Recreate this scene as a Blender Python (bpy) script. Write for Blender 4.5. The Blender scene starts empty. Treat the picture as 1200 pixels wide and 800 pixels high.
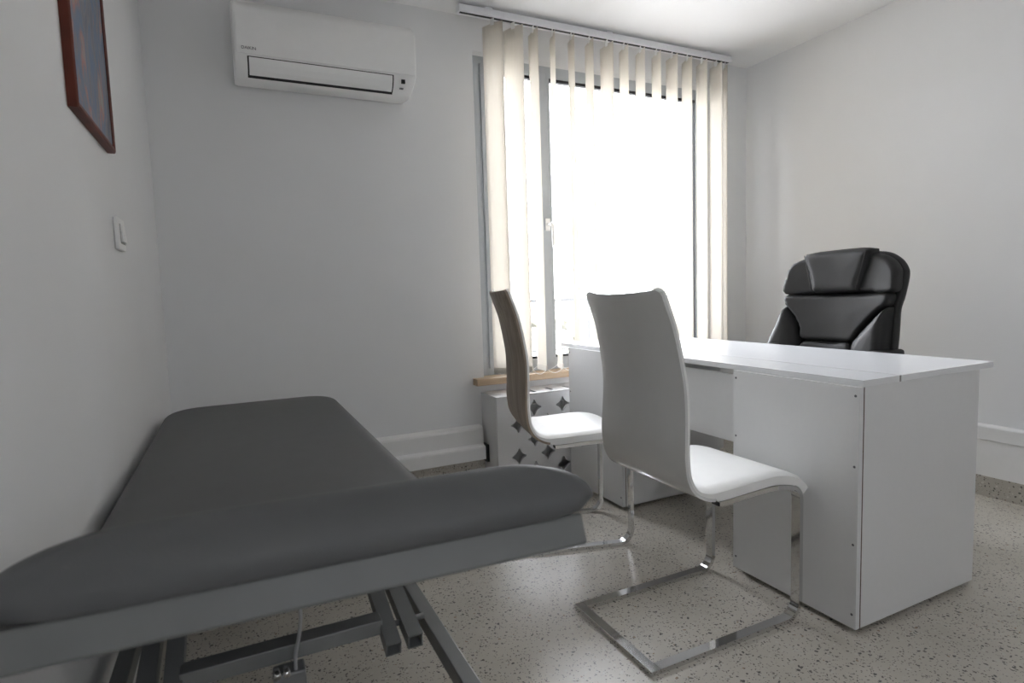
import bpy, bmesh, math, random
from mathutils import Vector, Matrix
random.seed(7)
S = bpy.context.scene
COL = S.collection
PI = math.pi

# ------------------------------------------------------------------ materials
def mat(name, color, rough=0.5, metal=0.0, coat=0.0, noise=0.0, nscale=30.0, bump=0.0, bscale=300.0, spec=0.5):
    m = bpy.data.materials.new(name); m.use_nodes = True
    nt = m.node_tree; b = nt.nodes['Principled BSDF']
    b.inputs['Base Color'].default_value = (*color, 1)
    b.inputs['Roughness'].default_value = rough
    b.inputs['Metallic'].default_value = metal
    b.inputs['Coat Weight'].default_value = coat
    b.inputs['Coat Roughness'].default_value = 0.08
    b.inputs['Specular IOR Level'].default_value = spec
    tc = nt.nodes.new('ShaderNodeTexCoord')
    if noise > 0:
        n = nt.nodes.new('ShaderNodeTexNoise'); n.inputs['Scale'].default_value = nscale; n.inputs['Detail'].default_value = 4
        nt.links.new(tc.outputs['Object'], n.inputs['Vector'])
        r = nt.nodes.new('ShaderNodeValToRGB')
        r.color_ramp.elements[0].position = 0.3; r.color_ramp.elements[1].position = 0.7
        r.color_ramp.elements[0].color = (*[c*(1-noise) for c in color], 1)
        r.color_ramp.elements[1].color = (*[min(1, c*(1+noise)) for c in color], 1)
        nt.links.new(n.outputs['Fac'], r.inputs['Fac']); nt.links.new(r.outputs['Color'], b.inputs['Base Color'])
    if bump > 0:
        n2 = nt.nodes.new('ShaderNodeTexNoise'); n2.inputs['Scale'].default_value = bscale; n2.inputs['Detail'].default_value = 3
        nt.links.new(tc.outputs['Object'], n2.inputs['Vector'])
        bp = nt.nodes.new('ShaderNodeBump'); bp.inputs['Strength'].default_value = bump; bp.inputs['Distance'].default_value = 0.002
        nt.links.new(n2.outputs['Fac'], bp.inputs['Height']); nt.links.new(bp.outputs['Normal'], b.inputs['Normal'])
    return m

M = {}
M['wall'] = mat('wall_paint', (0.76, 0.765, 0.77), 0.75, noise=0.012, nscale=3, bump=0.08, bscale=120)
M['ceiling'] = mat('ceiling_paint', (0.82, 0.82, 0.82), 0.8, noise=0.01, nscale=3)
M['trunking'] = mat('white_plastic_trunking', (0.78, 0.78, 0.77), 0.45, noise=0.01)
M['plastic'] = mat('white_plastic', (0.86, 0.86, 0.85), 0.35, noise=0.01)
M['offwhite'] = mat('grey_white_plastic', (0.25, 0.25, 0.24), 0.4, noise=0.01)
M['dark'] = mat('dark_gap', (0.015, 0.015, 0.016), 0.6, noise=0.1)
M['ink'] = mat('grey_print', (0.12, 0.12, 0.13), 0.5, noise=0.05)
M['alu'] = mat('grey_window_frame', (0.42, 0.45, 0.48), 0.45, metal=0.0, noise=0.02)
M['gasket'] = mat('black_rubber_gasket', (0.02, 0.02, 0.022), 0.7, noise=0.1)
M['rail'] = mat('grey_blind_track', (0.78, 0.79, 0.81), 0.4, noise=0.02)
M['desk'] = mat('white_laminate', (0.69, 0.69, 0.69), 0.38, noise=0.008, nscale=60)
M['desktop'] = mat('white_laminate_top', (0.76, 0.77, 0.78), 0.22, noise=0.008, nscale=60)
M['edge'] = mat('brown_panel_edge', (0.10, 0.065, 0.045), 0.7, noise=0.1)
M['chrome'] = mat('chrome', (0.72, 0.72, 0.72), 0.07, metal=1.0, noise=0.01)
M['steel'] = mat('grey_painted_steel', (0.19, 0.195, 0.195), 0.4, metal=0.1, noise=0.03)
M['couchframe'] = mat('light_grey_board', (0.145, 0.151, 0.147), 0.5, noise=0.02)
M['couchpad'] = mat('grey_vinyl', (0.097, 0.099, 0.100), 0.55, noise=0.03, nscale=20, bump=0.12, bscale=500)
M['white_gloss'] = mat('white_gloss_shell', (0.66, 0.66, 0.65), 0.16, coat=0.6, noise=0.01)
M['white_leather'] = mat('white_leatherette', (0.82, 0.82, 0.80), 0.45, noise=0.01, bump=0.1, bscale=400)
M['leather'] = mat('black_leather', (0.018, 0.018, 0.018), 0.50, noise=0.1, nscale=12, bump=0.2, bscale=220, spec=0.35)
M['black_plastic'] = mat('black_plastic', (0.02, 0.02, 0.02), 0.45, noise=0.05)
M['radiator'] = mat('grey_white_radiator', (0.55, 0.55, 0.54), 0.5, noise=0.02)
M['cord'] = mat('grey_cable', (0.35, 0.35, 0.36), 0.5, noise=0.02)
M['frame_wood'] = mat('red_brown_frame', (0.11, 0.022, 0.011), 0.5, noise=0.25, nscale=14, spec=0.3)
M['concrete'] = mat('pale_concrete', (0.6, 0.58, 0.55), 0.9, noise=0.08, nscale=4)
M['rail_ext'] = mat('balcony_metal', (0.05, 0.05, 0.05), 0.5, noise=0.05)
M['leaf'] = mat('tree_leaves', (0.26, 0.255, 0.215), 0.8, noise=0.2, nscale=6)
M['bark'] = mat('tree_bark', (0.16, 0.12, 0.09), 0.9, noise=0.3, nscale=8)

def wood(name, c0, c1, scale, axis='Z', rough=0.45):
    m = bpy.data.materials.new(name); m.use_nodes = True
    nt = m.node_tree; b = nt.nodes['Principled BSDF']; b.inputs['Roughness'].default_value = rough
    tc = nt.nodes.new('ShaderNodeTexCoord'); mp = nt.nodes.new('ShaderNodeMapping')
    sc = {'X': (0.06, 1, 1), 'Y': (1, 0.06, 1), 'Z': (1, 1, 0.06)}[axis]
    mp.inputs['Scale'].default_value = sc
    nt.links.new(tc.outputs['Object'], mp.inputs['Vector'])
    n = nt.nodes.new('ShaderNodeTexNoise'); n.inputs['Scale'].default_value = scale; n.inputs['Detail'].default_value = 8; n.inputs['Roughness'].default_value = 0.65
    nt.links.new(mp.outputs['Vector'], n.inputs['Vector'])
    r = nt.nodes.new('ShaderNodeValToRGB'); r.color_ramp.elements[0].position = 0.32; r.color_ramp.elements[1].position = 0.68
    r.color_ramp.elements[0].color = (*c0, 1); r.color_ramp.elements[1].color = (*c1, 1)
    nt.links.new(n.outputs['Fac'], r.inputs['Fac']); nt.links.new(r.outputs['Color'], b.inputs['Base Color'])
    return m
M['oak_back'] = wood('grey_oak_veneer', (0.20, 0.155, 0.115), (0.40, 0.325, 0.25), 42, 'Z')
M['sill'] = wood('light_oak_sill', (0.46, 0.33, 0.21), (0.62, 0.47, 0.32), 30, 'X')

def terrazzo(name, k=1.0):
    m = bpy.data.materials.new(name); m.use_nodes = True
    nt = m.node_tree; b = nt.nodes['Principled BSDF']; b.inputs['Roughness'].default_value = 0.30
    L = nt.links.new
    tc = nt.nodes.new('ShaderNodeTexCoord')
    nz = nt.nodes.new('ShaderNodeTexNoise'); nz.inputs['Scale'].default_value = 5; nz.inputs['Detail'].default_value = 6
    L(tc.outputs['Object'], nz.inputs['Vector'])
    base = nt.nodes.new('ShaderNodeValToRGB')
    base.color_ramp.elements[0].position = 0.3; base.color_ramp.elements[1].position = 0.7
    base.color_ramp.elements[0].color = (0.40*k, 0.375*k, 0.325*k, 1); base.color_ramp.elements[1].color = (0.47*k, 0.44*k, 0.39*k, 1)
    L(nz.outputs['Fac'], base.inputs['Fac'])
    # warped coordinates so the chips are irregular
    nw = nt.nodes.new('ShaderNodeTexNoise'); nw.inputs['Scale'].default_value = 90; nw.inputs['Detail'].default_value = 1
    L(tc.outputs['Object'], nw.inputs['Vector'])
    va = nt.nodes.new('ShaderNodeVectorMath'); va.operation = 'MULTIPLY_ADD'
    va.inputs[1].default_value = (0.012, 0.012, 0.012)
    L(nw.outputs['Color'], va.inputs[0]); L(tc.outputs['Object'], va.inputs[2])
    prev = base.outputs['Color']
    for (scale, rad, keep, col) in ((85, 0.27, 0.66, (0.085, 0.072, 0.062)), (160, 0.34, 0.66, (0.13, 0.11, 0.095)),
                                    (62, 0.25, 0.76, (0.045, 0.040, 0.038)), (70, 0.32, 0.80, (0.56, 0.54, 0.49)), (65, 0.26, 0.95, (0.26, 0.17, 0.10))):
        v = nt.nodes.new('ShaderNodeTexVoronoi'); v.inputs['Scale'].default_value = scale
        off = nt.nodes.new('ShaderNodeVectorMath'); off.operation = 'ADD'; off.inputs[1].default_value = (scale*0.37, scale*0.11, scale*0.7)
        L(va.outputs['Vector'], off.inputs[0]); L(off.outputs['Vector'], v.inputs['Vector'])
        sep = nt.nodes.new('ShaderNodeSeparateColor'); L(v.outputs['Color'], sep.inputs['Color'])
        lt = nt.nodes.new('ShaderNodeMath'); lt.operation = 'LESS_THAN'; lt.inputs[1].default_value = rad; L(v.outputs['Distance'], lt.inputs[0])
        gt = nt.nodes.new('ShaderNodeMath'); gt.operation = 'GREATER_THAN'; gt.inputs[1].default_value = keep; L(sep.outputs['Red'], gt.inputs[0])
        mu = nt.nodes.new('ShaderNodeMath'); mu.operation = 'MULTIPLY'; L(lt.outputs[0], mu.inputs[0]); L(gt.outputs[0], mu.inputs[1])
        mu2 = nt.nodes.new('ShaderNodeMath'); mu2.operation = 'MULTIPLY'; mu2.inputs[1].default_value = 0.9; L(mu.outputs[0], mu2.inputs[0])
        mx = nt.nodes.new('ShaderNodeMix'); mx.data_type = 'RGBA'
        L(mu2.outputs[0], mx.inputs[0]); L(prev, mx.inputs[6]); mx.inputs[7].default_value = (*col, 1)
        prev = mx.outputs[2]
    L(prev, b.inputs['Base Color'])
    return m
M['floor'] = terrazzo('terrazzo', 1.24)
M['skirt'] = terrazzo('terrazzo_skirting', 1.05)

def slat_material():
    m = bpy.data.materials.new('cream_blind_fabric'); m.use_nodes = True
    nt = m.node_tree; L = nt.links.new
    for n in list(nt.nodes): nt.nodes.remove(n)
    out = nt.nodes.new('ShaderNodeOutputMaterial')
    tc = nt.nodes.new('ShaderNodeTexCoord'); mp = nt.nodes.new('ShaderNodeMapping'); mp.inputs['Scale'].default_value = (1, 1, 0.05)
    n = nt.nodes.new('ShaderNodeTexNoise'); n.inputs['Scale'].default_value = 220; n.inputs['Detail'].default_value = 2
    L(tc.outputs['Object'], mp.inputs['Vector']); L(mp.outputs['Vector'], n.inputs['Vector'])
    r = nt.nodes.new('ShaderNodeValToRGB')
    r.color_ramp.elements[0].color = (0.70, 0.665, 0.605, 1); r.color_ramp.elements[1].color = (0.76, 0.73, 0.675, 1)
    L(n.outputs['Fac'], r.inputs['Fac'])
    d = nt.nodes.new('ShaderNodeBsdfDiffuse'); t = nt.nodes.new('ShaderNodeBsdfTranslucent'); mx = nt.nodes.new('ShaderNodeMixShader')
    L(r.outputs['Color'], d.inputs['Color']); L(r.outputs['Color'], t.inputs['Color'])
    mx.inputs[0].default_value = 0.30
    L(d.outputs[0], mx.inputs[1]); L(t.outputs[0], mx.inputs[2]); L(mx.outputs[0], out.inputs['Surface'])
    return m
M['slat'] = slat_material()

def glass_material():
    m = bpy.data.materials.new('clear_window_glass'); m.use_nodes = True
    nt = m.node_tree; L = nt.links.new
    for n in list(nt.nodes): nt.nodes.remove(n)
    out = nt.nodes.new('ShaderNodeOutputMaterial')
    t = nt.nodes.new('ShaderNodeBsdfTransparent'); t.inputs['Color'].default_value = (0.97, 0.97, 0.97, 1)
    g = nt.nodes.new('ShaderNodeBsdfGlossy'); g.inputs['Roughness'].default_value = 0.02
    f = nt.nodes.new('ShaderNodeFresnel'); f.inputs['IOR'].default_value = 1.25
    nz = nt.nodes.new('ShaderNodeTexNoise'); nz.inputs['Scale'].default_value = 2
    bp = nt.nodes.new('ShaderNodeBump'); bp.inputs['Strength'].default_value = 0.01; L(nz.outputs['Fac'], bp.inputs['Height']); L(bp.outputs['Normal'], g.inputs['Normal'])
    mx = nt.nodes.new('ShaderNodeMixShader')
    L(f.outputs[0], mx.inputs[0]); L(t.outputs[0], mx.inputs[1]); L(g.outputs[0], mx.inputs[2]); L(mx.outputs[0], out.inputs['Surface'])
    return m
M['glass'] = glass_material()

def painting_material():
    m = bpy.data.materials.new('abstract_painting'); m.use_nodes = True
    nt = m.node_tree; L = nt.links.new; b = nt.nodes['Principled BSDF']; b.inputs['Roughness'].default_value = 0.4; b.inputs['Specular IOR Level'].default_value = 0.25
    tc = nt.nodes.new('ShaderNodeTexCoord')
    mp = nt.nodes.new('ShaderNodeMapping'); mp.inputs['Scale'].default_value = (1, 1, 0.42); L(tc.outputs['Object'], mp.inputs['Vector'])
    n = nt.nodes.new('ShaderNodeTexNoise'); n.inputs['Scale'].default_value = 14; n.inputs['Detail'].default_value = 7; n.inputs['Distortion'].default_value = 0.5
    L(mp.outputs['Vector'], n.inputs['Vector'])
    r = nt.nodes.new('ShaderNodeValToRGB'); cr = r.color_ramp
    cr.elements[0].position = 0.28; cr.elements[0].color = (0.06, 0.11, 0.22, 1)
    cr.elements[1].position = 0.78; cr.elements[1].color = (0.45, 0.42, 0.36, 1)
    for p, c in ((0.40, (0.14, 0.15, 0.19)), (0.47, (0.22, 0.21, 0.22)), (0.53, (0.11, 0.18, 0.30)), (0.595, (0.20, 0.20, 0.24)), (0.62, (0.44, 0.17, 0.13)), (0.65, (0.30, 0.28, 0.26))):
        e = cr.elements.new(p); e.color = (*c, 1)
    L(n.outputs['Fac'], r.inputs['Fac']); L(r.outputs['Color'], b.inputs['Base Color'])
    return m
M['painting'] = painting_material()

# ------------------------------------------------------------------ helpers
def link(name, mesh, material, parent=None, smooth=False):
    o = bpy.data.objects.new(name, mesh); COL.objects.link(o)
    if material is not None: mesh.materials.append(material)
    if smooth:
        for p in mesh.polygons: p.use_smooth = True
    if parent is not None: o.parent = parent
    return o

def obj(name, bm, material, parent=None, smooth=False, local=False, origin=None):
    """link a bmesh as one object. Geometry is given in world coordinates; an unrotated parent's position is taken off."""
    off = Vector((0, 0, 0))
    p = parent
    if not local:
        while p is not None:
            off += Vector(p.location); p = p.parent
    if parent is None and origin is not None: off = Vector(origin)
    if off.length > 0: bmesh.ops.translate(bm, verts=bm.verts, vec=-off)
    bmesh.ops.recalc_face_normals(bm, faces=bm.faces)
    me = bpy.data.meshes.new(name); bm.to_mesh(me); bm.free()
    o = link(name, me, material, parent, smooth)
    if parent is None and origin is not None: o.location = origin
    return o

def auto_smooth(o, deg=35):
    me = o.data
    for p in me.polygons: p.use_smooth = True
    bm = bmesh.new(); bm.from_mesh(me)
    for e in bm.edges:
        if len(e.link_faces) == 2 and e.calc_face_angle(0) > math.radians(deg): e.smooth = False
    bm.to_mesh(me); bm.free()
    return o

def box(bm, x0, x1, y0, y1, z0, z1, bevel=0.0, seg=2):
    t = bmesh.new()
    bmesh.ops.create_cube(t, size=1)
    for v in t.verts:
        v.co = Vector((x0 + (v.co.x+.5)*(x1-x0), y0 + (v.co.y+.5)*(y1-y0), z0 + (v.co.z+.5)*(z1-z0)))
    if bevel > 0: bmesh.ops.bevel(t, geom=t.edges[:], offset=bevel, segments=seg, affect='EDGES', profile=0.5)
    me = bpy.data.meshes.new('t'); t.to_mesh(me); t.free(); bm.from_mesh(me); bpy.data.meshes.remove(me)
    return bm

def newbox(*a, **k):
    return box(bmesh.new(), *a, **k)

def sweep(bm, pts, w, t, side, closed_ends=True):
    """rectangular tube: w wide along 'side', t thick across; pts a 3-D path lying in the plane square to 'side'."""
    side = Vector(side).normalized(); P = [Vector(p) for p in pts]; rings = []
    for i, p in enumerate(P):
        a = P[i]-P[i-1] if i > 0 else P[1]-P[0]
        b = P[i+1]-P[i] if i < len(P)-1 else P[i]-P[i-1]
        d = (a.normalized()+b.normalized()).normalized()
        n = side.cross(d).normalized()
        c = max(0.5, n.dot(side.cross(a.normalized()).normalized()))
        n = n/c
        rings.append([bm.verts.new(p+side*sx*w/2+n*sn*t/2) for sx, sn in ((-1, -1), (1, -1), (1, 1), (-1, 1))])
    for A, B in zip(rings, rings[1:]):
        for k in range(4): bm.faces.new((A[k], A[(k+1) % 4], B[(k+1) % 4], B[k]))
    if closed_ends:
        bm.faces.new(rings[0]); bm.faces.new(rings[-1])
    return bm

def tube(bm, pts, r, n=10):
    P = [Vector(p) for p in pts]; rings = []
    for i, p in enumerate(P):
        a = P[i]-P[i-1] if i > 0 else P[1]-P[0]
        b = P[i+1]-P[i] if i < len(P)-1 else P[i]-P[i-1]
        d = (a.normalized()+b.normalized()).normalized()
        u = d.cross(Vector((0.31, 0.2, 0.93)))
        if u.length < 0.05: u = d.cross(Vector((1, 0, 0)))
        u.normalize(); v = d.cross(u)
        rr = r[i] if isinstance(r, (list, tuple)) else r
        rings.append([bm.verts.new(p+(u*math.cos(2*PI*k/n)+v*math.sin(2*PI*k/n))*rr) for k in range(n)])
    for A, B in zip(rings, rings[1:]):
        for k in range(n): bm.faces.new((A[k], A[(k+1) % n], B[(k+1) % n], B[k]))
    bm.faces.new(rings[0]); bm.faces.new(rings[-1])
    return bm

def extrude_profile(bm, prof, axis, a, b):
    """prof: list of 2-D points (other two axes, in order) extruded along axis from a to b"""
    def mk(q, t):
        if axis == 'x': return (t, q[0], q[1])
        if axis == 'y': return (q[0], t, q[1])
        return (q[0], q[1], t)
    A = [bm.verts.new(mk(q, a)) for q in prof]; B = [bm.verts.new(mk(q, b)) for q in prof]
    n = len(prof)
    for k in range(n): bm.faces.new((A[k], A[(k+1) % n], B[(k+1) % n], B[k]))
    bm.faces.new(A[::-1]); bm.faces.new(B)
    return bm

def lathe(bm, prof, centre, n=20):
    rings = []
    for r, z in prof:
        rings.append([bm.verts.new((centre[0]+r*math.cos(2*PI*k/n), centre[1]+r*math.sin(2*PI*k/n), centre[2]+z)) for k in range(n)])
    for A, B in zip(rings, rings[1:]):
        for k in range(n): bm.faces.new((A[k], A[(k+1) % n], B[(k+1) % n], B[k]))
    bm.faces.new(rings[0]); bm.faces.new(rings[-1])
    return bm

def spline(P, n):
    """Catmull-Rom through 2-D/3-D points, n samples per span"""
    P = [Vector(p) for p in P]; out = []
    Q = [2*P[0]-P[1]] + P + [2*P[-1]-P[-2]]
    for i in range(1, len(Q)-2):
        for k in range(n):
            t = k/n; a, b, c, d = Q[i-1], Q[i], Q[i+1], Q[i+2]
            out.append(0.5*((2*b)+(c-a)*t+(2*a-5*b+4*c-d)*t*t+(3*b-a-3*c+d)*t**3))
    out.append(P[-1]); return out

def plate_with_holes(outer, holes, depth):
    """2-D plate with real holes as a mesh (in local xy, depth along z)"""
    cu = bpy.data.curves.new('t', 'CURVE'); cu.dimensions = '2D'; cu.fill_mode = 'BOTH'; cu.extrude = depth/2
    for loop in [outer]+holes:
        sp = cu.splines.new('POLY'); sp.points.add(len(loop)-1); sp.use_cyclic_u = True
        for p, q in zip(sp.points, loop): p.co = (q[0], q[1], 0, 1)
    o = bpy.data.objects.new('t', cu); COL.objects.link(o)
    bpy.context.view_layer.update()
    dg = bpy.context.evaluated_depsgraph_get()
    me = bpy.data.meshes.new_from_object(o.evaluated_get(dg))
    bm = bmesh.new(); bm.from_mesh(me)
    bpy.data.objects.remove(o); bpy.data.curves.remove(cu); bpy.data.meshes.remove(me)
    bmesh.ops.remove_doubles(bm, verts=bm.verts, dist=1e-5)
    return bm

def text_mesh(body, size, depth=0.0004):
    cu = bpy.data.curves.new('t', 'FONT'); cu.body = body; cu.size = size; cu.extrude = depth
    o = bpy.data.objects.new('t', cu); COL.objects.link(o); bpy.context.view_layer.update()
    me = bpy.data.meshes.new_from_object(o.evaluated_get(bpy.context.evaluated_depsgraph_get()))
    bm = bmesh.new(); bm.from_mesh(me)
    bpy.data.objects.remove(o); bpy.data.curves.remove(cu); bpy.data.meshes.remove(me)
    return bm

def thing(name, label, cat, loc=(0, 0, 0), rotz=0, group=None):
    o = bpy.data.objects.new(name, None); COL.objects.link(o)
    o.empty_display_size = 0.1
    o.location = loc; o.rotation_euler = (0, 0, rotz); o['label'] = label; o['category'] = cat
    if group: o['group'] = group
    return o

def tag(o, label, cat, group=None):
    o['label'] = label; o['category'] = cat
    if group: o['group'] = group
    return o

def structure(o, label, cat):
    o['kind'] = 'structure'; o['label'] = label; o['category'] = cat
    return o

# ------------------------------------------------------------------ room shell
WL, WR, WB, WF, CZ = -0.272, 3.163, 2.893, -2.2, 2.451      # left, right, back, front walls; ceiling
OX0, OX1, OZ0, OZ1 = 1.205, 2.86, 0.535, 2.285               # window opening
WT = 0.30                                                    # wall thickness
structure(obj('floor', newbox(WL-.3, WR+.3, WF-.3, WB+WT, -0.12, 0), M['floor']), 'beige speckled terrazzo floor', 'floor')
structure(obj('ceiling', newbox(WL-.3, WR+.3, WF-.3, WB+WT, CZ, CZ+.15), M['ceiling']), 'plain white ceiling', 'ceiling')
structure(obj('wall_left', newbox(WL-.2, WL, WF, WB, 0, CZ), M['wall']), 'white wall on the left beside the examination couch', 'wall')
structure(obj('wall_right', newbox(WR, WR+.2, WF, WB, 0, CZ), M['wall']), 'white wall on the right behind the office chair', 'wall')
bm = plate_with_holes([(WL-.2, 0), (WR+.2, 0), (WR+.2, CZ), (WL-.2, CZ)], [[(OX0, OZ0), (OX0, OZ1), (OX1, OZ1), (OX1, OZ0)]], WT)
bmesh.ops.transform(bm, matrix=Matrix.Translation((0, WB+WT/2, 0)) @ Matrix.Rotation(PI/2, 4, 'X'), verts=bm.verts)
structure(obj('wall_back', bm, M['wall']), 'white back wall with the window and air conditioner', 'wall')
# front wall behind the camera, with an unseen glazed door added for fill light
DX0, DX1, DZ = 0.10, 1.00, 2.08
GX0, GX1, GZ0, GZ1 = 0.35, 0.75, 1.28, 1.72                   # glass panel of the added door, sized for its fill light
bm = newbox(WL-.2, DX0, WF-.15, WF, 0, CZ)
box(bm, DX1, WR+.2, WF-.15, WF, 0, CZ); box(bm, DX0, DX1, WF-.15, WF, DZ, CZ)
structure(obj('wall_front', bm, M['wall']), 'white wall behind the viewer with an added fill light door', 'wall')
dr = structure(bpy.data.objects.new('fill_door_1', None), 'added white door with a glass panel for fill light behind the viewer', 'door'); COL.objects.link(dr); dr.location = (DX0, WF-.08, 0)
bm = plate_with_holes([(DX0+.003, .004), (DX1-.003, .004), (DX1-.003, DZ-.003), (DX0+.003, DZ-.003)], [[(GX0, GZ0), (GX0, GZ1), (GX1, GZ1), (GX1, GZ0)]], .04)
bmesh.ops.transform(bm, matrix=Matrix.Translation((0, WF-.08, 0)) @ Matrix.Rotation(PI/2, 4, 'X'), verts=bm.verts)
obj('door_leaf', bm, M['plastic'], dr)
obj('fill_door_pane', newbox(GX0-.002, GX1+.002, WF-.083, WF-.077, GZ0-.002, GZ1+.002), M['glass'], dr)
bm = bmesh.new(); tube(bm, [(DX0+.06, WF-.06, 1.02), (DX0+.06, WF-.005, 1.02), (DX0+.07, WF+.003, 1.02), (DX0+.18, WF+.003, 1.02)], .010, 10)
obj('door_handle', bm, M['chrome'], dr, smooth=True)

# trunking and terrazzo skirting
def trunk_back():
    y = WB
    prof = [(y, .318), (y-.045, .310), (y-.050, .300), (y-.050, .222), (y-.058, .216), (y-.075, .212), (y-.078, .205), (y-.078, .142), (y, .142)]
    structure(obj('baseboard_back', extrude_profile(bmesh.new(), prof, 'x', WL, 1.168), M['trunking']), 'white stepped cable trunking low on the back wall', 'trunking')
    bm = newbox(WL, 1.182, y-.030, y, 0, .142)
    structure(obj('trim_1', bm, M['skirt']), 'speckled terrazzo skirting under the back wall trunking', 'skirting')
trunk_back()
# black block standing in for the shade inside the duct's open end
structure(obj('trim_2', newbox(1.168, 1.183, WB-.092, WB-.03, .128, .222, bevel=.002), M['black_plastic']), 'black block as the shaded hollow end of the trunking beside the radiator cover', 'trunking end')
prof = [(WR, .338), (WR-.030, .333), (WR-.034, .328), (WR-.034, .270), (WR-.030, .267), (WR-.026, .2665), (WR-.026, .096), (WR, .096)]
structure(obj('baseboard_right', extrude_profile(bmesh.new(), [(p[0], p[1]) for p in prof], 'y', WF, WB), M['trunking']), 'white cable trunking along the right wall', 'trunking')
structure(obj('trim_3', newbox(WR-.030, WR, WF, WB, 0, .096), M['skirt']), 'speckled terrazzo skirting along the right wall', 'skirting')
structure(obj('trim_4', newbox(WL, WL+.025, WF, WB, 0, .096), M['skirt']), 'speckled terrazzo skirting along the left wall', 'skirting')

# ------------------------------------------------------------------ window
def window():
    YF, YB = WB+.055, WB+.125
    w = bpy.data.objects.new('window_1', None); COL.objects.link(w); w.location = ((OX0+OX1)/2, WB+.06, OZ0); w.empty_display_size = .1
    structure(w, 'tall grey framed window behind the vertical blind', 'window')
    x0, x1, z0, z1 = OX0, OX1, OZ0+.035, OZ1
    fw = .088; mx0, mx1 = 1.608, 1.692
    bm = bmesh.new()
    box(bm, x0, x0+fw, YF, YB, z0, z1, bevel=.003); box(bm, x1-fw, x1, YF, YB, z0, z1, bevel=.003)
    box(bm, x0+fw, x1-fw, YF, YB, z1-.062, z1, bevel=.003); box(bm, x0+fw, x1-fw, YF, YB, z0, z0+.070, bevel=.003)
    box(bm, mx0, mx1, YF, YB, z0+.070, z1-.062, bevel=.003)
    obj('window_frame', bm, M['alu'], w)
    # sash of the narrow opening casement
    bm = bmesh.new()
    sx0, sx1, sz0, sz1 = x0+fw-.030, mx0+.060, z0+.040, z1-.040
    for b in ((sx0, sx0+.030, sz0, sz1), (sx1-.060, sx1, sz0, sz1)): box(bm, b[0], b[1], YF-.012, YF+.002, b[2], b[3], bevel=.003)
    box(bm, sx0+.03, sx1-.06, YF-.012, YF+.002, sz1-.022, sz1, bevel=.003); box(bm, sx0+.03, sx1-.06, YF-.012, YF+.002, sz0, sz0+.03, bevel=.003)
    sash = obj('sash', bm, M['alu'], w)
    bm = bmesh.new()
    for a, b in ((x0+fw, mx0), (mx1, x1-fw)):
        box(bm, a, b, YF+.004, YF+.03, z0+.070, z0+.083); box(bm, a, b, YF+.004, YF+.03, z1-.078, z1-.062)
        box(bm, a, a+.006, YF+.01, YF+.03, z0+.083, z1-.078); box(bm, b-.006, b, YF+.01, YF+.03, z0+.083, z1-.078)
    obj('gasket', bm, M['gasket'], w)
    for a, b in ((x0+fw, mx0), (mx1, x1-fw)):
        obj('pane', newbox(a, b, YF+.034, YF+.040, z0+.065, z1-.060), M['glass'], w)
    hx, hz = 1.650, 1.405
    bm = newbox(hx-.015, hx+.015, YF-.022, YF-.012, hz-.035, hz+.035, bevel=.004)
    hd = obj('handle', bm, M['plastic'], w)
    bm = bmesh.new()
    tube(bm, [(hx, YF-.02, hz), (hx, YF-.055, hz), (hx+.003, YF-.066, hz-.008), (hx+.006, YF-.068, hz-.03), (hx+.006, YF-.066, hz-.125)], [.010, .010, .011, .0105, .009], 12)
    l = obj('lever', bm, M['plastic'], hd, smooth=True)
    # outer reveal sill and inner oak board
    bm = bmesh.new()
    box(bm, OX0-.065, OX1+.05, WB-.062, WB-.0005, OZ0, OZ0+.036, bevel=.003); box(bm, OX0+.0005, OX1-.0005, WB-.001, YB, OZ0+.0005, OZ0+.0355, bevel=.0005)
    obj('window_sill', bm, M['sill'], w)
    obj('outer_sill', newbox(OX0-.02, OX1+.02, YB, WB+WT+.06, OZ0-.01, OZ0+.03), M['alu'], w)
window()

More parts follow.
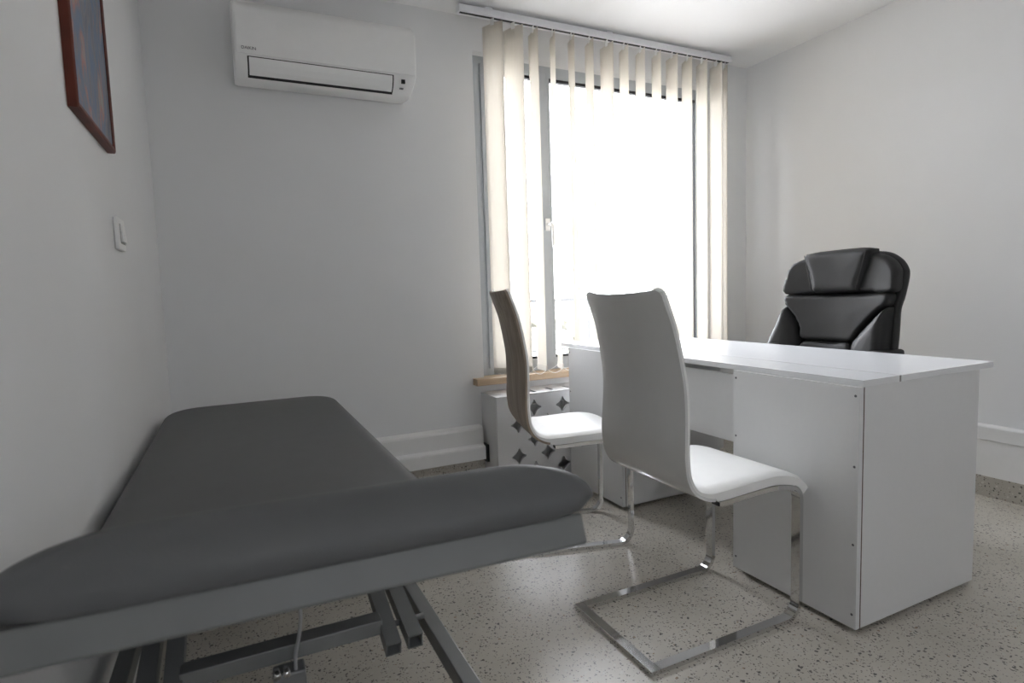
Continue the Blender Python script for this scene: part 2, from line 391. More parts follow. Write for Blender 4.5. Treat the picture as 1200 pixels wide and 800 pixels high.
# ------------------------------------------------------------------ vertical blind
def blind():
    yb = 2.773
    root = thing('vertical_blind', 'cream vertical blind with fifteen turned slats hung before the window', 'blind', (1.98, yb, CZ))
    bm = newbox(1.090, 2.880, yb-.022, yb+.022, 2.405, 2.438, bevel=.003)
    tr = obj('headrail', bm, M['rail'], root)
    obj('slot', newbox(1.096, 2.874, yb-.0075, yb+.0075, 2.4035, 2.4052), M['dark'], tr)
    obj('end_cap', newbox(1.0865, 1.0905, yb-.022, yb+.022, 2.404, 2.439, bevel=.001), M['rail'], tr)
    obj('end_cap', newbox(2.8795, 2.885, yb-.022, yb+.022, 2.404, 2.439, bevel=.001), M['rail'], tr)
    for x in (1.25, 1.98, 2.7): obj('bracket', newbox(x-.02, x+.02, yb-.012, yb+.012, 2.438, CZ, bevel=.001), M['rail'], tr)
    angles = [60, 63, 95, 107, 106, 102, 90, 103, 103, 105, 99, 104, 103, 100, 122]
    hw = .0635; zt, zb = 2.383, .600
    bottoms = []
    for i, a in enumerate(angles):
        cx = 1.270+.1157*i if i < 14 else 2.850
        th = math.radians(a)
        d = Vector((math.cos(th), -math.sin(th), 0)); n = Vector((math.sin(th), math.cos(th), 0))
        bm = bmesh.new(); nz, nw = 24, 6; g = []
        sw = random.uniform(-.003, .003)
        for j in range(nz+1):
            z = zt+(zb-zt)*j/nz; row = []
            for k in range(nw+1):
                s = -1+2*k/nw
                curve = .003*(1-s*s)
                zz = z - (.007*max(0, abs(s)-.25) if j == 0 else 0)
                p = Vector((cx, yb, zz))+d*hw*s+n*(curve+sw*math.sin(PI*j/nz))
                row.append(bm.verts.new(p))
            g.append(row)
        for j in range(nz):
            for k in range(nw): bm.faces.new((g[j][k], g[j][k+1], g[j+1][k+1], g[j+1][k]))
        r = bmesh.ops.solidify(bm, geom=bm.faces[:], thickness=.0007)
        so = obj('slat', bm, M['slat'], root, smooth=True)
        # hanger clip and weight pocket
        hb = newbox(-.011, .011, -.0018, .0018, 2.372, 2.404, bevel=.001)
        bmesh.ops.transform(hb, matrix=Matrix.Translation((cx, yb, 0)) @ Matrix.Rotation(-th, 4, 'Z'), verts=hb.verts)
        obj('hanger', hb, M['plastic'], so)
        wb_ = newbox(-hw, hw, -.0022, .0042, zb-.002, zb+.030, bevel=.001)
        bmesh.ops.transform(wb_, matrix=Matrix.Translation((cx, yb, 0)) @ Matrix.Rotation(-th, 4, 'Z'), verts=wb_.verts)
        obj('weight', wb_, M['slat'], so)
        bottoms.append((cx, d))
    for side in (-1, 1):
        bm = bmesh.new()
        for (xa, da), (xb, db) in zip(bottoms, bottoms[1:]):
            A = Vector((xa, yb, zb+.012))+da*side*(hw+.002); B = Vector((xb, yb, zb+.012))+db*side*(hw+.002)
            tube(bm, [A+(B-A)*t+Vector((0, 0, -.10*t*(1-t))) for t in [k/8 for k in range(9)]], .0016, 6)
        obj('chain', bm, M['plastic'], root, smooth=True)
blind()

# ------------------------------------------------------------------ radiator and its cover
def radiator_cover():
    X0, X1, YFr, YW, H = 1.185, 2.75, 2.690, WB-.001, .492
    root = thing('radiator_cover', 'white radiator cover with star shaped cut-outs under the window', 'radiator cover', ((X0+X1)/2, (YFr+YW)/2, 0))
    def star(cx, cz, r):
        pts = []
        for k in range(4):
            a = k*PI/2
            tip = Vector((math.cos(a), math.sin(a)))*r; nx = Vector((math.cos(a+PI/2), math.sin(a+PI/2)))*r
            c = (tip+nx)*.24
            t0 = tip.normalized().orthogonal()*.1*r
            pts.append(tip+Vector((-math.sin(a), math.cos(a)))*(-.10*r)); pts.append(tip*1.02); pts.append(tip+Vector((-math.sin(a), math.cos(a)))*(.10*r))
            s0 = tip+Vector((-math.sin(a), math.cos(a)))*(.10*r); s1 = nx-Vector((-math.sin(a+PI/2), math.cos(a+PI/2)))*(.10*r)
            for t in (.2, .4, .6, .8):
                q = s0*(1-t)**2+c*2*t*(1-t)*1.3+s1*t*t
                pts.append(q)
        return [(cx+p.x, cz+p.y) for p in pts]
    holes = []
    px = .174
    for k in range(9):
        x = 1.229+px*k
        for z in (.415, .248) if k > 0 else (): holes.append(star(x, z, .041))
        if k > 0: holes.append(star(x, .084, .041))
        xm = 1.229+px*(k+.5)
        if xm < X1-.06:
            for z in (.334, .165): holes.append(star(xm-.010, z, .041))
    # remove stars that would overlap the edges
    holes = [h for h in holes if max(q[0] for q in h) < X1-.02 and min(q[0] for q in h) > X0+.02]
    bm = plate_with_holes([(X0, .0), (X1, .0), (X1, H-.0062), (X0, H-.0062)], holes, .016)
    bmesh.ops.transform(bm, matrix=Matrix.Translation((0, YFr+.008, 0)) @ Matrix.Rotation(PI/2, 4, 'X'), verts=bm.verts)
    obj('front_panel', bm, M['desk'], root)
    slots = []
    for k in range(11):
        x = 1.318+.109*k
        if x < X1-.07: slots.append([(x-.012, YFr+.035), (x+.014, YFr+.035), (x+.014, YFr+.120), (x-.012, YFr+.120)])
    bm = plate_with_holes([(X0, YFr), (X1, YFr), (X1, YW), (X0, YW)], slots, .006)
    bmesh.ops.translate(bm, verts=bm.verts, vec=(0, 0, H-.003))
    obj('top_panel', bm, M['desk'], root)
    for x in (X0, X1-.016): obj('side_panel', newbox(x, x+.016, YFr+.0165, YW-.001, 0, H-.0063), M['desk'], root)
    r = thing('radiator', 'grey panel radiator half hidden inside the white star cut-out cover', 'radiator', (2.0, 2.80, 0))
    bm = bmesh.new(); n = 26; xa, xb = 1.26, 2.65
    prof = []
    for k in range(n):
        x = xa+(xb-xa)*k/n; s = (xb-xa)/n
        prof += [(x, 2.772), (x+s*.35, 2.760), (x+s*.65, 2.760)]
    prof += [(xb, 2.772), (xb, 2.80), (xa, 2.80)]
    extrude_profile(bm, prof, 'z', .10, .42)
    obj('panel', bm, M['radiator'], r)
    for x in (1.45, 2.45): obj('bracket', newbox(x-.015, x+.015, 2.80, 2.86, 0, .38, bevel=.002), M['radiator'], r)
radiator_cover()

# ------------------------------------------------------------------ air conditioner
def air_conditioner():
    x0, x1 = .070, .838
    root = thing('air_conditioner', 'white wall mounted split air conditioner high on the back wall', 'air conditioner', ((x0+x1)/2, WB, 1.945))
    yf = WB-.21
    front = [(WB-.001, 2.262), (WB-.13, 2.262), (WB-.170, 2.258), (WB-.196, 2.240), (yf, 2.215), (yf-.002, 2.12), (yf, 2.034)]
    low = [(yf+.001, 2.032), (yf+.006, 2.005), (yf+.020, 1.978), (yf+.048, 1.958), (yf+.085, 1.952), (WB-.03, 1.968), (WB-.001, 1.972)]
    prof = [Vector((q[0], q[1])) for q in front+low]
    def shell(prof, xa, xb, rnd):
        bm = bmesh.new(); n = len(prof); cy = sum(q[0] for q in prof)/n; cz = sum(q[1] for q in prof)/n
        rings = []
        for x, s in ((xa, 1-rnd*1.6), (xa+rnd*.12, 1-rnd*.55), (xa+rnd*.4, 1-rnd*.12), (xa+rnd, 1), (xb-rnd, 1), (xb-rnd*.4, 1-rnd*.12), (xb-rnd*.12, 1-rnd*.55), (xb, 1-rnd*1.6)):
            ring = []
            for q in prof:
                y, z = WB+(q[0]-WB)*s, cz+(q[1]-cz)*(1-(1-s)*.6)
                ring.append(bm.verts.new((x-(.022*max(0, min(1, (2.035-z)/.08)) if x > (xa+xb)/2 and z < 2.035 else 0), y, z)))
            rings.append(ring)
        for A, B in zip(rings, rings[1:]):
            for k in range(n): bm.faces.new((A[k], A[(k+1) % n], B[(k+1) % n], B[k]))
        bm.faces.new(rings[0]); bm.faces.new(rings[-1]); return bm
    auto_smooth(obj('housing', shell(prof, x0, x1, .035), M['plastic'], root), 30)
    # front panel, a thin skin over the upper housing
    fp = [(WB-.170, 2.2625), (WB-.198, 2.244), (yf-.004, 2.216), (yf-.007, 2.12), (yf-.005, 2.036), (yf+.004, 2.036), (yf+.002, 2.12), (yf+.004, 2.212), (WB-.194, 2.236), (WB-.168, 2.255)]
    auto_smooth(obj('front_panel', extrude_profile(bmesh.new(), fp, 'x', x0+.012, x1-.012), M['plastic'], root), 30)
    # outlet recess and flap on the curved lower front
    def on(t):  # along the lower curve
        P = [Vector((0, q[0], q[1])) for q in low[:5]]
        s = t*(len(P)-1); i = min(int(s), len(P)-2); return P[i]+(P[i+1]-P[i])*(s-i)
    fx0, fx1 = .123, .722
    def patch(xa, xb, ta, tb, lift, thick):
        bm = bmesh.new(); g = []
        for k in range(9):
            t = ta+(tb-ta)*k/8; p = on(t); q = on(min(1, t+.02))-on(max(0, t-.02)); nrm = Vector((0, -q.z, q.y)).normalized()
            if nrm.y > 0: nrm = -nrm
            g.append((p+nrm*lift, p+nrm*(lift+thick)))
        prof2 = [(a.y, a.z) for a, b in g]+[(b.y, b.z) for a, b in reversed(g)]
        return extrude_profile(bm, prof2, 'x', xa, xb)
    oc = obj('air_outlet', patch(fx0-.004, fx1+.006, .02, .745, -.003, .0042), M['dark'], root)
    obj('flap', patch(fx0+.002, fx1-.001, .06, .62, .0035, .004), M['plastic'], root)
    bm = newbox(.768, .783, yf+.002, yf+.010, 1.995, 2.010)
    obj('receiver_window', newbox(.763, .780, yf-.001, yf+.010, 1.998, 2.015, bevel=.001), M['dark'], root)
    bm.free()
    bm = bmesh.new()
    for k in range(3): box(bm, .757+.006*k, .761+.006*k, yf+.012, yf+.022, 1.976, 1.981)
    obj('indicator', bm, M['ink'], root)
    bm = text_mesh('DAIKIN', .017)
    bmesh.ops.transform(bm, matrix=Matrix.Translation((.098, yf-.0085, 2.052)) @ Matrix.Rotation(PI/2, 4, 'X') @ Matrix.Shear('XY', 4, (.2, 0)), verts=bm.verts)
    obj('lettering', bm, M['ink'], root)
air_conditioner()

# ------------------------------------------------------------------ picture and switch on the left wall
def picture():
    y0, y1, z0, z1, d = 1.452, 1.865, 1.426, 2.06, .020
    root = thing('framed_picture', 'painting in a red brown wooden frame hung on the left wall', 'picture', (WL, (y0+y1)/2, z0))
    fw = .015; bm = bmesh.new()
    xa, xb = WL+.0005, WL+d
    out = [(y0, z0), (y1, z0), (y1, z1), (y0, z1)]; inn = [(y0+fw, z0+fw), (y1-fw, z0+fw), (y1-fw, z1-fw), (y0+fw, z1-fw)]
    A = [bm.verts.new((xa, *q)) for q in out]; B = [bm.verts.new((xb-.003, *q)) for q in out]
    Cc = [bm.verts.new((xb, q[0]+(.004 if q[0] == y0 else -.004), q[1]+(.004 if q[1] == z0 else -.004))) for q in out]
    D = [bm.verts.new((xb-.003, *q)) for q in inn]; E = [bm.verts.new((xa, *q)) for q in inn]
    for P, Q in ((A, B), (B, Cc), (Cc, D), (D, E), (E, A)):
        for k in range(4): bm.faces.new((P[k], P[(k+1) % 4], Q[(k+1) % 4], Q[k]))
    obj('frame', bm, M['frame_wood'], root)
    bm = newbox(xa, xb-.005, y0+fw, y1-fw, z0+fw, z1-fw)
    obj('painting', bm, M['painting'], root)
picture()

def light_switch():
    y0, y1, z0, z1 = 1.853, 1.960, 1.176, 1.262
    root = thing('wall_switch', 'white double rocker switch on the left wall below the picture', 'switch', (WL, (y0+y1)/2, z0))
    obj('plate', newbox(WL+.0005, WL+.011, y0, y1, z0, z1, bevel=.003), M['plastic'], root)
    m = (y0+y1)/2+.002
    for a, b in ((y0+.030, m-.003), (m+.003, y1-.012)):
        bm = extrude_profile(bmesh.new(), [(WL+.010, z0+.022), (WL+.017, z0+.022), (WL+.0125, z1-.016), (WL+.010, z1-.016)], 'y', a, b)
        obj('rocker', bm, M['plastic'], root)
    bm = newbox(WL+.0105, WL+.0118, y0+.026, y1-.010, z0+.017, z0+.021)
    box(bm, WL+.0105, WL+.0118, m-.003, m+.003, z0+.021, z1-.016); box(bm, WL+.0105, WL+.0118, y0+.026, y0+.030, z0+.021, z1-.016)
    obj('rocker_gap', bm, M['offwhite'], root)
light_switch()

# ------------------------------------------------------------------ desk
def desk():
    X0, X1, Y0, Y1, T = 1.587, 2.245, 1.026, 2.694, .750
    P0, P1 = 1.566, 2.172
    root = thing('office_desk', 'white laminate desk with two pedestals before the window', 'desk', ((X0+X1)/2, (Y0+Y1)/2, 0))
    Tb = .7305; xs = 1.748
    XF = 1.578
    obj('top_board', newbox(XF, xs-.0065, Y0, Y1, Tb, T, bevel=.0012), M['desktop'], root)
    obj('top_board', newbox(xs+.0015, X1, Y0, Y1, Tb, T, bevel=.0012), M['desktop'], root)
    obj('panel_edge', newbox(xs-.0064, xs+.0014, Y0+.012, Y1-.012, Tb+.0003, T-.0012), M['edge'], root)
    for y in (Y0+.0004, Y1-.0116): obj('end_plug', newbox(xs-.0064, xs+.0014, y, y+.0112, Tb+.0003, T-.0003), M['offwhite'], root)
    g = .018
    for (a, b, near) in ((Y0+.004, 1.487, True), (2.146, 2.600, False)):
        ped = bmesh.new()
        box(ped, P0+.0215, P1, a, a+.018, g, Tb-.0001, bevel=.0006)   # side facing the doorway
        obj('side_panel', ped, M['desk'], root)
        obj('side_panel', newbox(P0+.0215, P1, b-.018, b, g, Tb-.0001, bevel=.0006), M['desk'], root)
        obj('front_panel', newbox(P0+.0005, P0+.0185, a, b, g, Tb-.0001, bevel=.0006), M['desk'], root)
        obj('panel_edge', newbox(P0+.0184, P0+.0214, a-.0008, b-.0006, g+.001, Tb-.001), M['edge'], root)
        obj('bottom_board', newbox(P0+.021, P1-.02, a+.0185, b-.0185, g, g+.018), M['desk'], root)
        # three drawers on the sitting side
        zs = (g+.004, .250, .488, Tb-.006)
        for z0, z1 in zip(zs, zs[1:]):
            dr = obj('drawer', newbox(P1-.018, P1, a+.019, b-.019, z0+.0015, z1-.0015, bevel=.001), M['desk'], root)
            bm = bmesh.new(); ym = (a+b)/2; zm = z1-.04
            tube(bm, [(P1, ym-.06, zm), (P1+.022, ym-.06, zm), (P1+.025, ym-.05, zm), (P1+.025, ym+.05, zm), (P1+.022, ym+.06, zm), (P1, ym+.06, zm)], .004, 8)
            obj('handle', bm, M['chrome'], dr, smooth=True)
        for fx in (P0+.05, P1-.05):
            for fy in (a+.05, b-.05):
                obj('foot', lathe(bmesh.new(), [(.016, 0), (.020, .002), (.020, .012), (.014, g+.0002)], (fx, fy, 0), 14), M['black_plastic'], root)
        for fy in (a+.012, b-.012):
            for fz in (.06, .27, .50, .705):
                lb = lathe(bmesh.new(), [(.0040, 0), (.0036, .0008)], (0, 0, 0), 10)
                bmesh.ops.transform(lb, matrix=Matrix.Translation((P0+.0005, fy, fz)) @ Matrix.Rotation(-PI/2, 4, 'Y'), verts=lb.verts)
                obj('screw', lb, M['ink'], root)
    obj('modesty_panel', newbox(P0+.055, P0+.073, 1.4875, 2.1455, .455, .705, bevel=.001), M['desk'], root)
    for z in (.49, .68):
        for y in (1.4875, 2.1255): obj('corner_block', newbox(P0+.074, P0+.094, y, y+.02, z-.01, z+.01, bevel=.001), M['offwhite'], root)
desk()

# ------------------------------------------------------------------ cantilever chairs
OUT = [(.988, 1.022), (1.008, .970), (1.029, .910), (1.049, .814), (1.0575, .750), (1.058, .680), (1.054, .600), (1.055, .555), (1.063, .508), (1.088, .467), (1.132, .442), (1.178, .434), (1.250, .436),
       (1.313, .439), (1.390, .441), (1.444, .434), (1.482, .421), (1.508, .402), (1.526, .380)]
CX, CY = 1.20, 1.3575
def chair(label, loc, rotz, back_mat, xs=1.0, zs=1.0, name='cantilever_chair'):
    root = thing(name, label, 'chair', loc, rotz, 'cantilever chairs at the desk')
    prof = [Vector(((p[0]-CX)*xs, .45+(p[1]-.45)*(zs if p[1] > .45 else 1))) for p in OUT]
    P = spline(prof, 6); n = len(P)
    # running length, normals (towards the sitter)
    s = [0]
    for a, b in zip(P, P[1:]): s.append(s[-1]+(b-a).length)
    Ltot = s[-1]; N = []
    for i in range(n):
        t = (P[min(i+1, n-1)]-P[max(i-1, 0)]).normalized(); N.append(Vector((-t.y, t.x)))
    # seat turn is where z is lowest at the back
    def half(i):
        u = s[i]/Ltot; z = P[i].y
        h = .1935
        if z > .60: h = .1935-.0170*min(1, (z-.60)/.40)
        end = .02
        d0 = s[i]; d1 = Ltot-s[i]
        for d, r in ((d0, .020), (d1, .030)):
            if d < r: h -= r-math.sqrt(max(0, r*r-(r-d)**2))
        return h
    def bow(i):
        z = P[i].y
        if P[i].x > .0: return 0
        return .026*min(1, max(0, (z-.44)/.25))
    W = 12
    def sheet(i0, i1, fa, fb, inset=0.0):
        bm = bmesh.new(); ga, gb = [], []
        for i in range(i0, i1+1):
            h = half(i)-inset; ra, rb = [], []
            for k in range(W+1):
                t = -1+2*k/W; t = math.copysign(1-(1-abs(t))**1.4, t)
                b = -bow(i)*(1-t*t)
                for lst, f in ((ra, fa), (rb, fb)):
                    q = P[i]+N[i]*(b+f(i, t)); lst.append(bm.verts.new((q.x, t*h, q.y)))
            ga.append(ra); gb.append(rb)
        m = i1-i0
        for j in range(m):
            for k in range(W):
                bm.faces.new((ga[j][k], ga[j][k+1], ga[j+1][k+1], ga[j+1][k])); bm.faces.new((gb[j][k], gb[j+1][k], gb[j+1][k+1], gb[j][k+1]))
            bm.faces.new((ga[j][0], ga[j+1][0], gb[j+1][0], gb[j][0])); bm.faces.new((ga[j][W], gb[j][W], gb[j+1][W], ga[j+1][W]))
        for k in range(W):
            bm.faces.new((ga[0][k], gb[0][k], gb[0][k+1], ga[0][k+1])); bm.faces.new((ga[m][k], ga[m][k+1], gb[m][k+1], gb[m][k]))
        return bm
    # back shell: the visible outer skin, ends under the seat
    ie = next(i for i in range(n) if P[i].x > -.045 and P[i].y < .5)
    auto_smooth(obj('back_shell', sheet(0, ie, lambda i, t: 0.0, lambda i, t: .0085), back_mat, root, local=True), 40)
    # upholstery: seat and inner back in one continuous pad
    def padtop(i, t):
        d0, d1 = s[i], Ltot-s[i]
        e = min(1, d0/.03, d1/.03, (1-abs(t))/.12+.0)
        base = .016 if P[i].x < -.1 else .016+.010*min(1, (P[i].x+.1)/.08)
        return base+.010*math.sqrt(max(0, e))
    iu = next(i for i in range(n) if P[i].x > -.045 and P[i].y < .5)
    auto_smooth(obj('upholstery', sheet(0, n-1, lambda i, t: .0088 if i <= iu else .0005, padtop), M['white_leather'], root, local=True), 40)
    # chrome frame: two loops of flat tube and two cross bars
    def arc(cx, cz, r, a0, a1, k=7):
        return [(cx+r*math.cos(math.radians(a0+(a1-a0)*j/k)), cz+r*math.sin(math.radians(a0+(a1-a0)*j/k))) for j in range(k+1)]
    th, wd = .014, .030
    fx = (1.507-CX)*xs
    top_pts = [(p.x*xs, p.y) for p in spline([Vector((1.176-CX, .4245)), Vector((1.25-CX, .4275)), Vector((1.313-CX, .431)), Vector((1.39-CX, .4325)), Vector((1.435-CX, .427))], 4)]
    path = top_pts+arc(fx-.050, .374, .050, 62, 0, 6)+arc(fx-.055, .007+.055, .055, 0, -90, 7)+[((.9645-CX)*xs, .007)]
    for y in (-.1785, .1785):
        bm = sweep(bmesh.new(), [(x, y, z) for x, z in path], wd, th, (0, 1, 0))
        o = auto_smooth(obj('leg_loop', bm, M['chrome'], root, local=True), 30)
        bm2 = newbox((1.174-CX)*xs, (1.1765-CX)*xs, y-wd/2+.002, y+wd/2-.002, .4195, .4295)
        obj('end_plug', bm2, M['black_plastic'], o, local=True)
    obj('floor_bar', newbox((.9645-CX)*xs-.030, (.9645-CX)*xs, -.1935, .1935, .0002, .0142, bevel=.001), M['chrome'], root, local=True)
    bm = newbox(1.26-CX, 1.29-CX, -.165, .165, .412, .4265, bevel=.001)
    obj('seat_bar', bm, M['chrome'], root, local=True)
    return root
chair('white cantilever chair with a gloss white back, nearest at the desk front', (CX, CY, 0), 0, M['white_gloss'])
chair('cantilever chair with a grey oak veneered back and white seat, beside the radiator cover', (1.158, 2.100, 0), math.radians(-14.5), M['oak_back'], .94, 1.025)

# ------------------------------------------------------------------ office chair
def office_chair():
    yc = 1.812
    root = thing('office_chair', 'black leather executive swivel chair behind the desk', 'office chair', (2.56, yc, 0))
    XFc = 2.585     # front face of the back at its middle height
    def face(y, z):                       # surface the back pieces lie on: reclined and wrapped a little
        return XFc+.20*(z-.90)-.35*(y-yc)**2*1.2
    def puff(outline, depth, lift=0.0, back=.05, r=None):
        """pillow shape over an outline in (y, z); depth towards -x"""
        from mathutils.geometry import delaunay_2d_cdt
        n = len(outline); O = [Vector(p) for p in outline]
        def dist(p):
            best = 9
            for i in range(n):
                u, w = O[i], O[(i+1) % n]; e = w-u; L2 = e.length_squared
                t = max(0, min(1, (p-u).dot(e)/L2)) if L2 > 0 else 0
                best = min(best, (p-u-e*t).length)
            return best
        def inside(p):
            c = False
            for i in range(n):
                u, w = O[i], O[(i+1) % n]
                if (u.y > p.y) != (w.y > p.y) and p.x < (w.x-u.x)*(p.y-u.y)/(w.y-u.y)+u.x: c = not c
            return c
        pts = list(O); st = .0105
        y = min(p.x for p in O)
        while y < max(p.x for p in O):
            z = min(p.y for p in O)
            while z < max(p.y for p in O):
                p = Vector((y, z))
                if inside(p) and dist(p) > .005: pts.append(p)
                z += st
            y += st
        vs, es, fs, *_ = delaunay_2d_cdt(pts, [(i, (i+1) % n) for i in range(n)], [list(range(n))], 1, 1e-6)
        bm = bmesh.new(); r = r or max(.028, depth*.9); F = []
        for p in vs:
            d = dist(p); u = min(1, d/r)
            h = depth*(math.sqrt(max(0, 1-(1-u)**2))*.88+.12*min(1, d/.09))
            F.append(bm.verts.new((face(p.x, p.y)-lift-h, p.x, p.y)))
        for f in fs:
            if len(set(f)) == 3: bm.faces.new([F[i] for i in f])
        edge = [e for e in bm.edges if len(e.link_faces) == 1]
        ex = bmesh.ops.extrude_edge_only(bm, edges=edge)
        bmesh.ops.translate(bm, verts=[g for g in ex['geom'] if isinstance(g, bmesh.types.BMVert)], vec=(back+lift, 0, 0))
        return bm
    def smooth_loop(pts, k=5):
        P = [Vector(p) for p in pts]; m = len(P); out = []
        for i in range(m):
            a, b, c, d = P[i-1], P[i], P[(i+1) % m], P[(i+2) % m]
            for j in range(k):
                t = j/k; out.append(0.5*((2*b)+(c-a)*t+(2*a-5*b+4*c-d)*t*t+(3*b-a-3*c+d)*t**3))
        return [(p.x, p.y) for p in out]
    shell = smooth_loop([(2.096, .97), (2.098, 1.05), (2.088, 1.105), (2.055, 1.142), (1.98, 1.158), (1.812, 1.166), (1.66, 1.158), (1.585, 1.128), (1.540, 1.085), (1.530, 1.04), (1.536, .96), (1.547, .90),
                         (1.540, .82), (1.535, .70), (1.56, .56), (1.70, .52), (1.92, .52), (2.08, .56), (2.135, .70), (2.110, .82), (2.086, .90)], 4)
    # hard shell at the back of the chair
    bm = bmesh.new(); n = len(shell); cy, cz = yc, .85; rings = []
    for s, dx in ((.86, .050), (.97, .038), (1.0, .045), (1.0, .065), (.97, .085), (.80, .105), (.4, .115)):
        rings.append([bm.verts.new((face(p[0], p[1])+dx, cy+(p[0]-cy)*s, cz+(p[1]-cz)*s)) for p in shell])
    for A, B in zip(rings, rings[1:]):
        for k in range(n): bm.faces.new((A[k], A[(k+1) % n], B[(k+1) % n], B[k]))
    bm.faces.new(rings[0]); bm.faces.new(rings[-1])
    obj('back_shell', bm, M['leather'], root, smooth=True)
    L_ = M['leather']
    up = smooth_loop([(2.090, .973), (2.093, 1.05), (2.083, 1.100), (2.050, 1.135), (1.98, 1.150), (1.812, 1.158), (1.665, 1.150), (1.59, 1.122), (1.546, 1.080), (1.536, 1.04), (1.545, .976), (1.68, .975), (1.812, .973), (1.95, .972)], 4)
    obj('shoulder_cushion', puff(up, .030, back=.03, r=.016), L_, root, smooth=True)
    mid = smooth_loop([(2.075, .968), (1.95, .969), (1.812, .970), (1.68, .971), (1.565, .972), (1.560, .925), (1.600, .895), (1.640, .850), (1.680, .800), (1.716, .750), (1.812, .749), (1.962, .748), (1.985, .80), (2.012, .850), (2.050, .892), (2.078, .920)], 4)
    obj('middle_cushion', puff(mid, .030, back=.03, r=.016), L_, root, smooth=True)
    lum = smooth_loop([(1.962, .744), (1.812, .745), (1.716, .746), (1.700, .66), (1.72, .58), (1.812, .565), (1.93, .58), (1.975, .66)], 4)
    obj('lumbar_cushion', puff(lum, .030, back=.03), L_, root, smooth=True)
    bl = smooth_loop([(2.082, .905), (2.052, .885), (2.020, .850), (1.992, .80), (1.972, .74), (1.985, .64), (2.03, .58), (2.095, .60), (2.138, .70), (2.112, .81)], 4)
    obj('side_bolster', puff(bl, .050, back=.05), L_, root, smooth=True)
    br = smooth_loop([(1.562, .908), (1.555, .82), (1.550, .70), (1.565, .60), (1.63, .58), (1.690, .64), (1.712, .735), (1.682, .788), (1.640, .838), (1.600, .882)], 4)
    obj('side_bolster', puff(br, .050, back=.05), L_, root, smooth=True)
    # headrest pillow: wide at the top, folded over the top edge
    hp = [(1.998, 1.168), (1.93, 1.176), (1.81, 1.180), (1.72, 1.180), (1.672, 1.172), (1.668, 1.155), (1.680, 1.08), (1.700, .988), (1.712, .978), (1.82, .976), (1.925, .977), (1.936, .988), (1.966, 1.08), (2.000, 1.150)]
    obj('headrest', puff(hp, .038, lift=.020, back=.03), L_, root, smooth=True)
    # stitched seam lines on the headrest
    for a, b in (((1.988, 1.160), (1.929, .992)), ((1.683, 1.160), (1.706, .992))):
        bm = bmesh.new(); tube(bm, [(face(a[0]+(b[0]-a[0])*t, a[1]+(b[1]-a[1])*t)-.050, a[0]+(b[0]-a[0])*t, a[1]+(b[1]-a[1])*t) for t in [k/8 for k in range(9)]], .0022, 6)
        obj('piping', bm, L_, root, smooth=True)
    # seat
    bm = newbox(2.075, 2.60, yc-.265, yc+.265, .43, .545, bevel=.045, seg=5)
    obj('seat', bm, L_, root, smooth=True)
    for sg in (-1, 1):
        yb = yc+sg*.264
        A = obj('armrest', newbox(2.29, 2.615, yb-.030, yb+.030, .690, .728, bevel=.014, seg=3), M['leather'], root, smooth=True)
        bm = bmesh.new(); sweep(bm, [(2.30, yb, .695), (2.32, yb, .56), (2.36, yb-sg*.02, .44), (2.40, yb-sg*.06, .42)], .045, .022, (0, 1, 0))
        obj('armrest_post', bm, M['black_plastic'], A)
    bm = lathe(bmesh.new(), [(.05, .37), (.05, .43)], (2.35, yc, 0), 16); box(bm, 2.22, 2.48, yc-.10, yc+.10, .405, .432, bevel=.005)
    obj('mechanism', bm, M['black_plastic'], root)
    obj('gas_column', lathe(bmesh.new(), [(.028, .09), (.028, .26), (.018, .26), (.018, .38)], (2.35, yc, 0), 18), M['chrome'], root)
    for k in range(5):
        a = 2*PI*k/5+.3; d = Vector((math.cos(a), math.sin(a), 0)); c = Vector((2.35, yc, 0))
        bm = sweep(bmesh.new(), [c+Vector((0, 0, .10))+d*.02, c+Vector((0, 0, .10))+d*.10, c+Vector((0, 0, .075))+d*.29], .045, .028, d.cross(Vector((0, 0, 1))))
        sp = obj('base_arm', bm, M['black_plastic'], root)
        w = c+d*.275; side = Vector((-d.y, d.x, 0)); bm = bmesh.new()
        for s_ in (-1, 1):
            tube(bm, [w+side*s_*.006+Vector((0, 0, .0275)), w+side*s_*.024+Vector((0, 0, .0275))], .0275, 14)
        box(bm, w.x-.008, w.x+.008, w.y-.008, w.y+.008, .03, .075)
        obj('castor', bm, M['black_plastic'], sp)
office_chair()

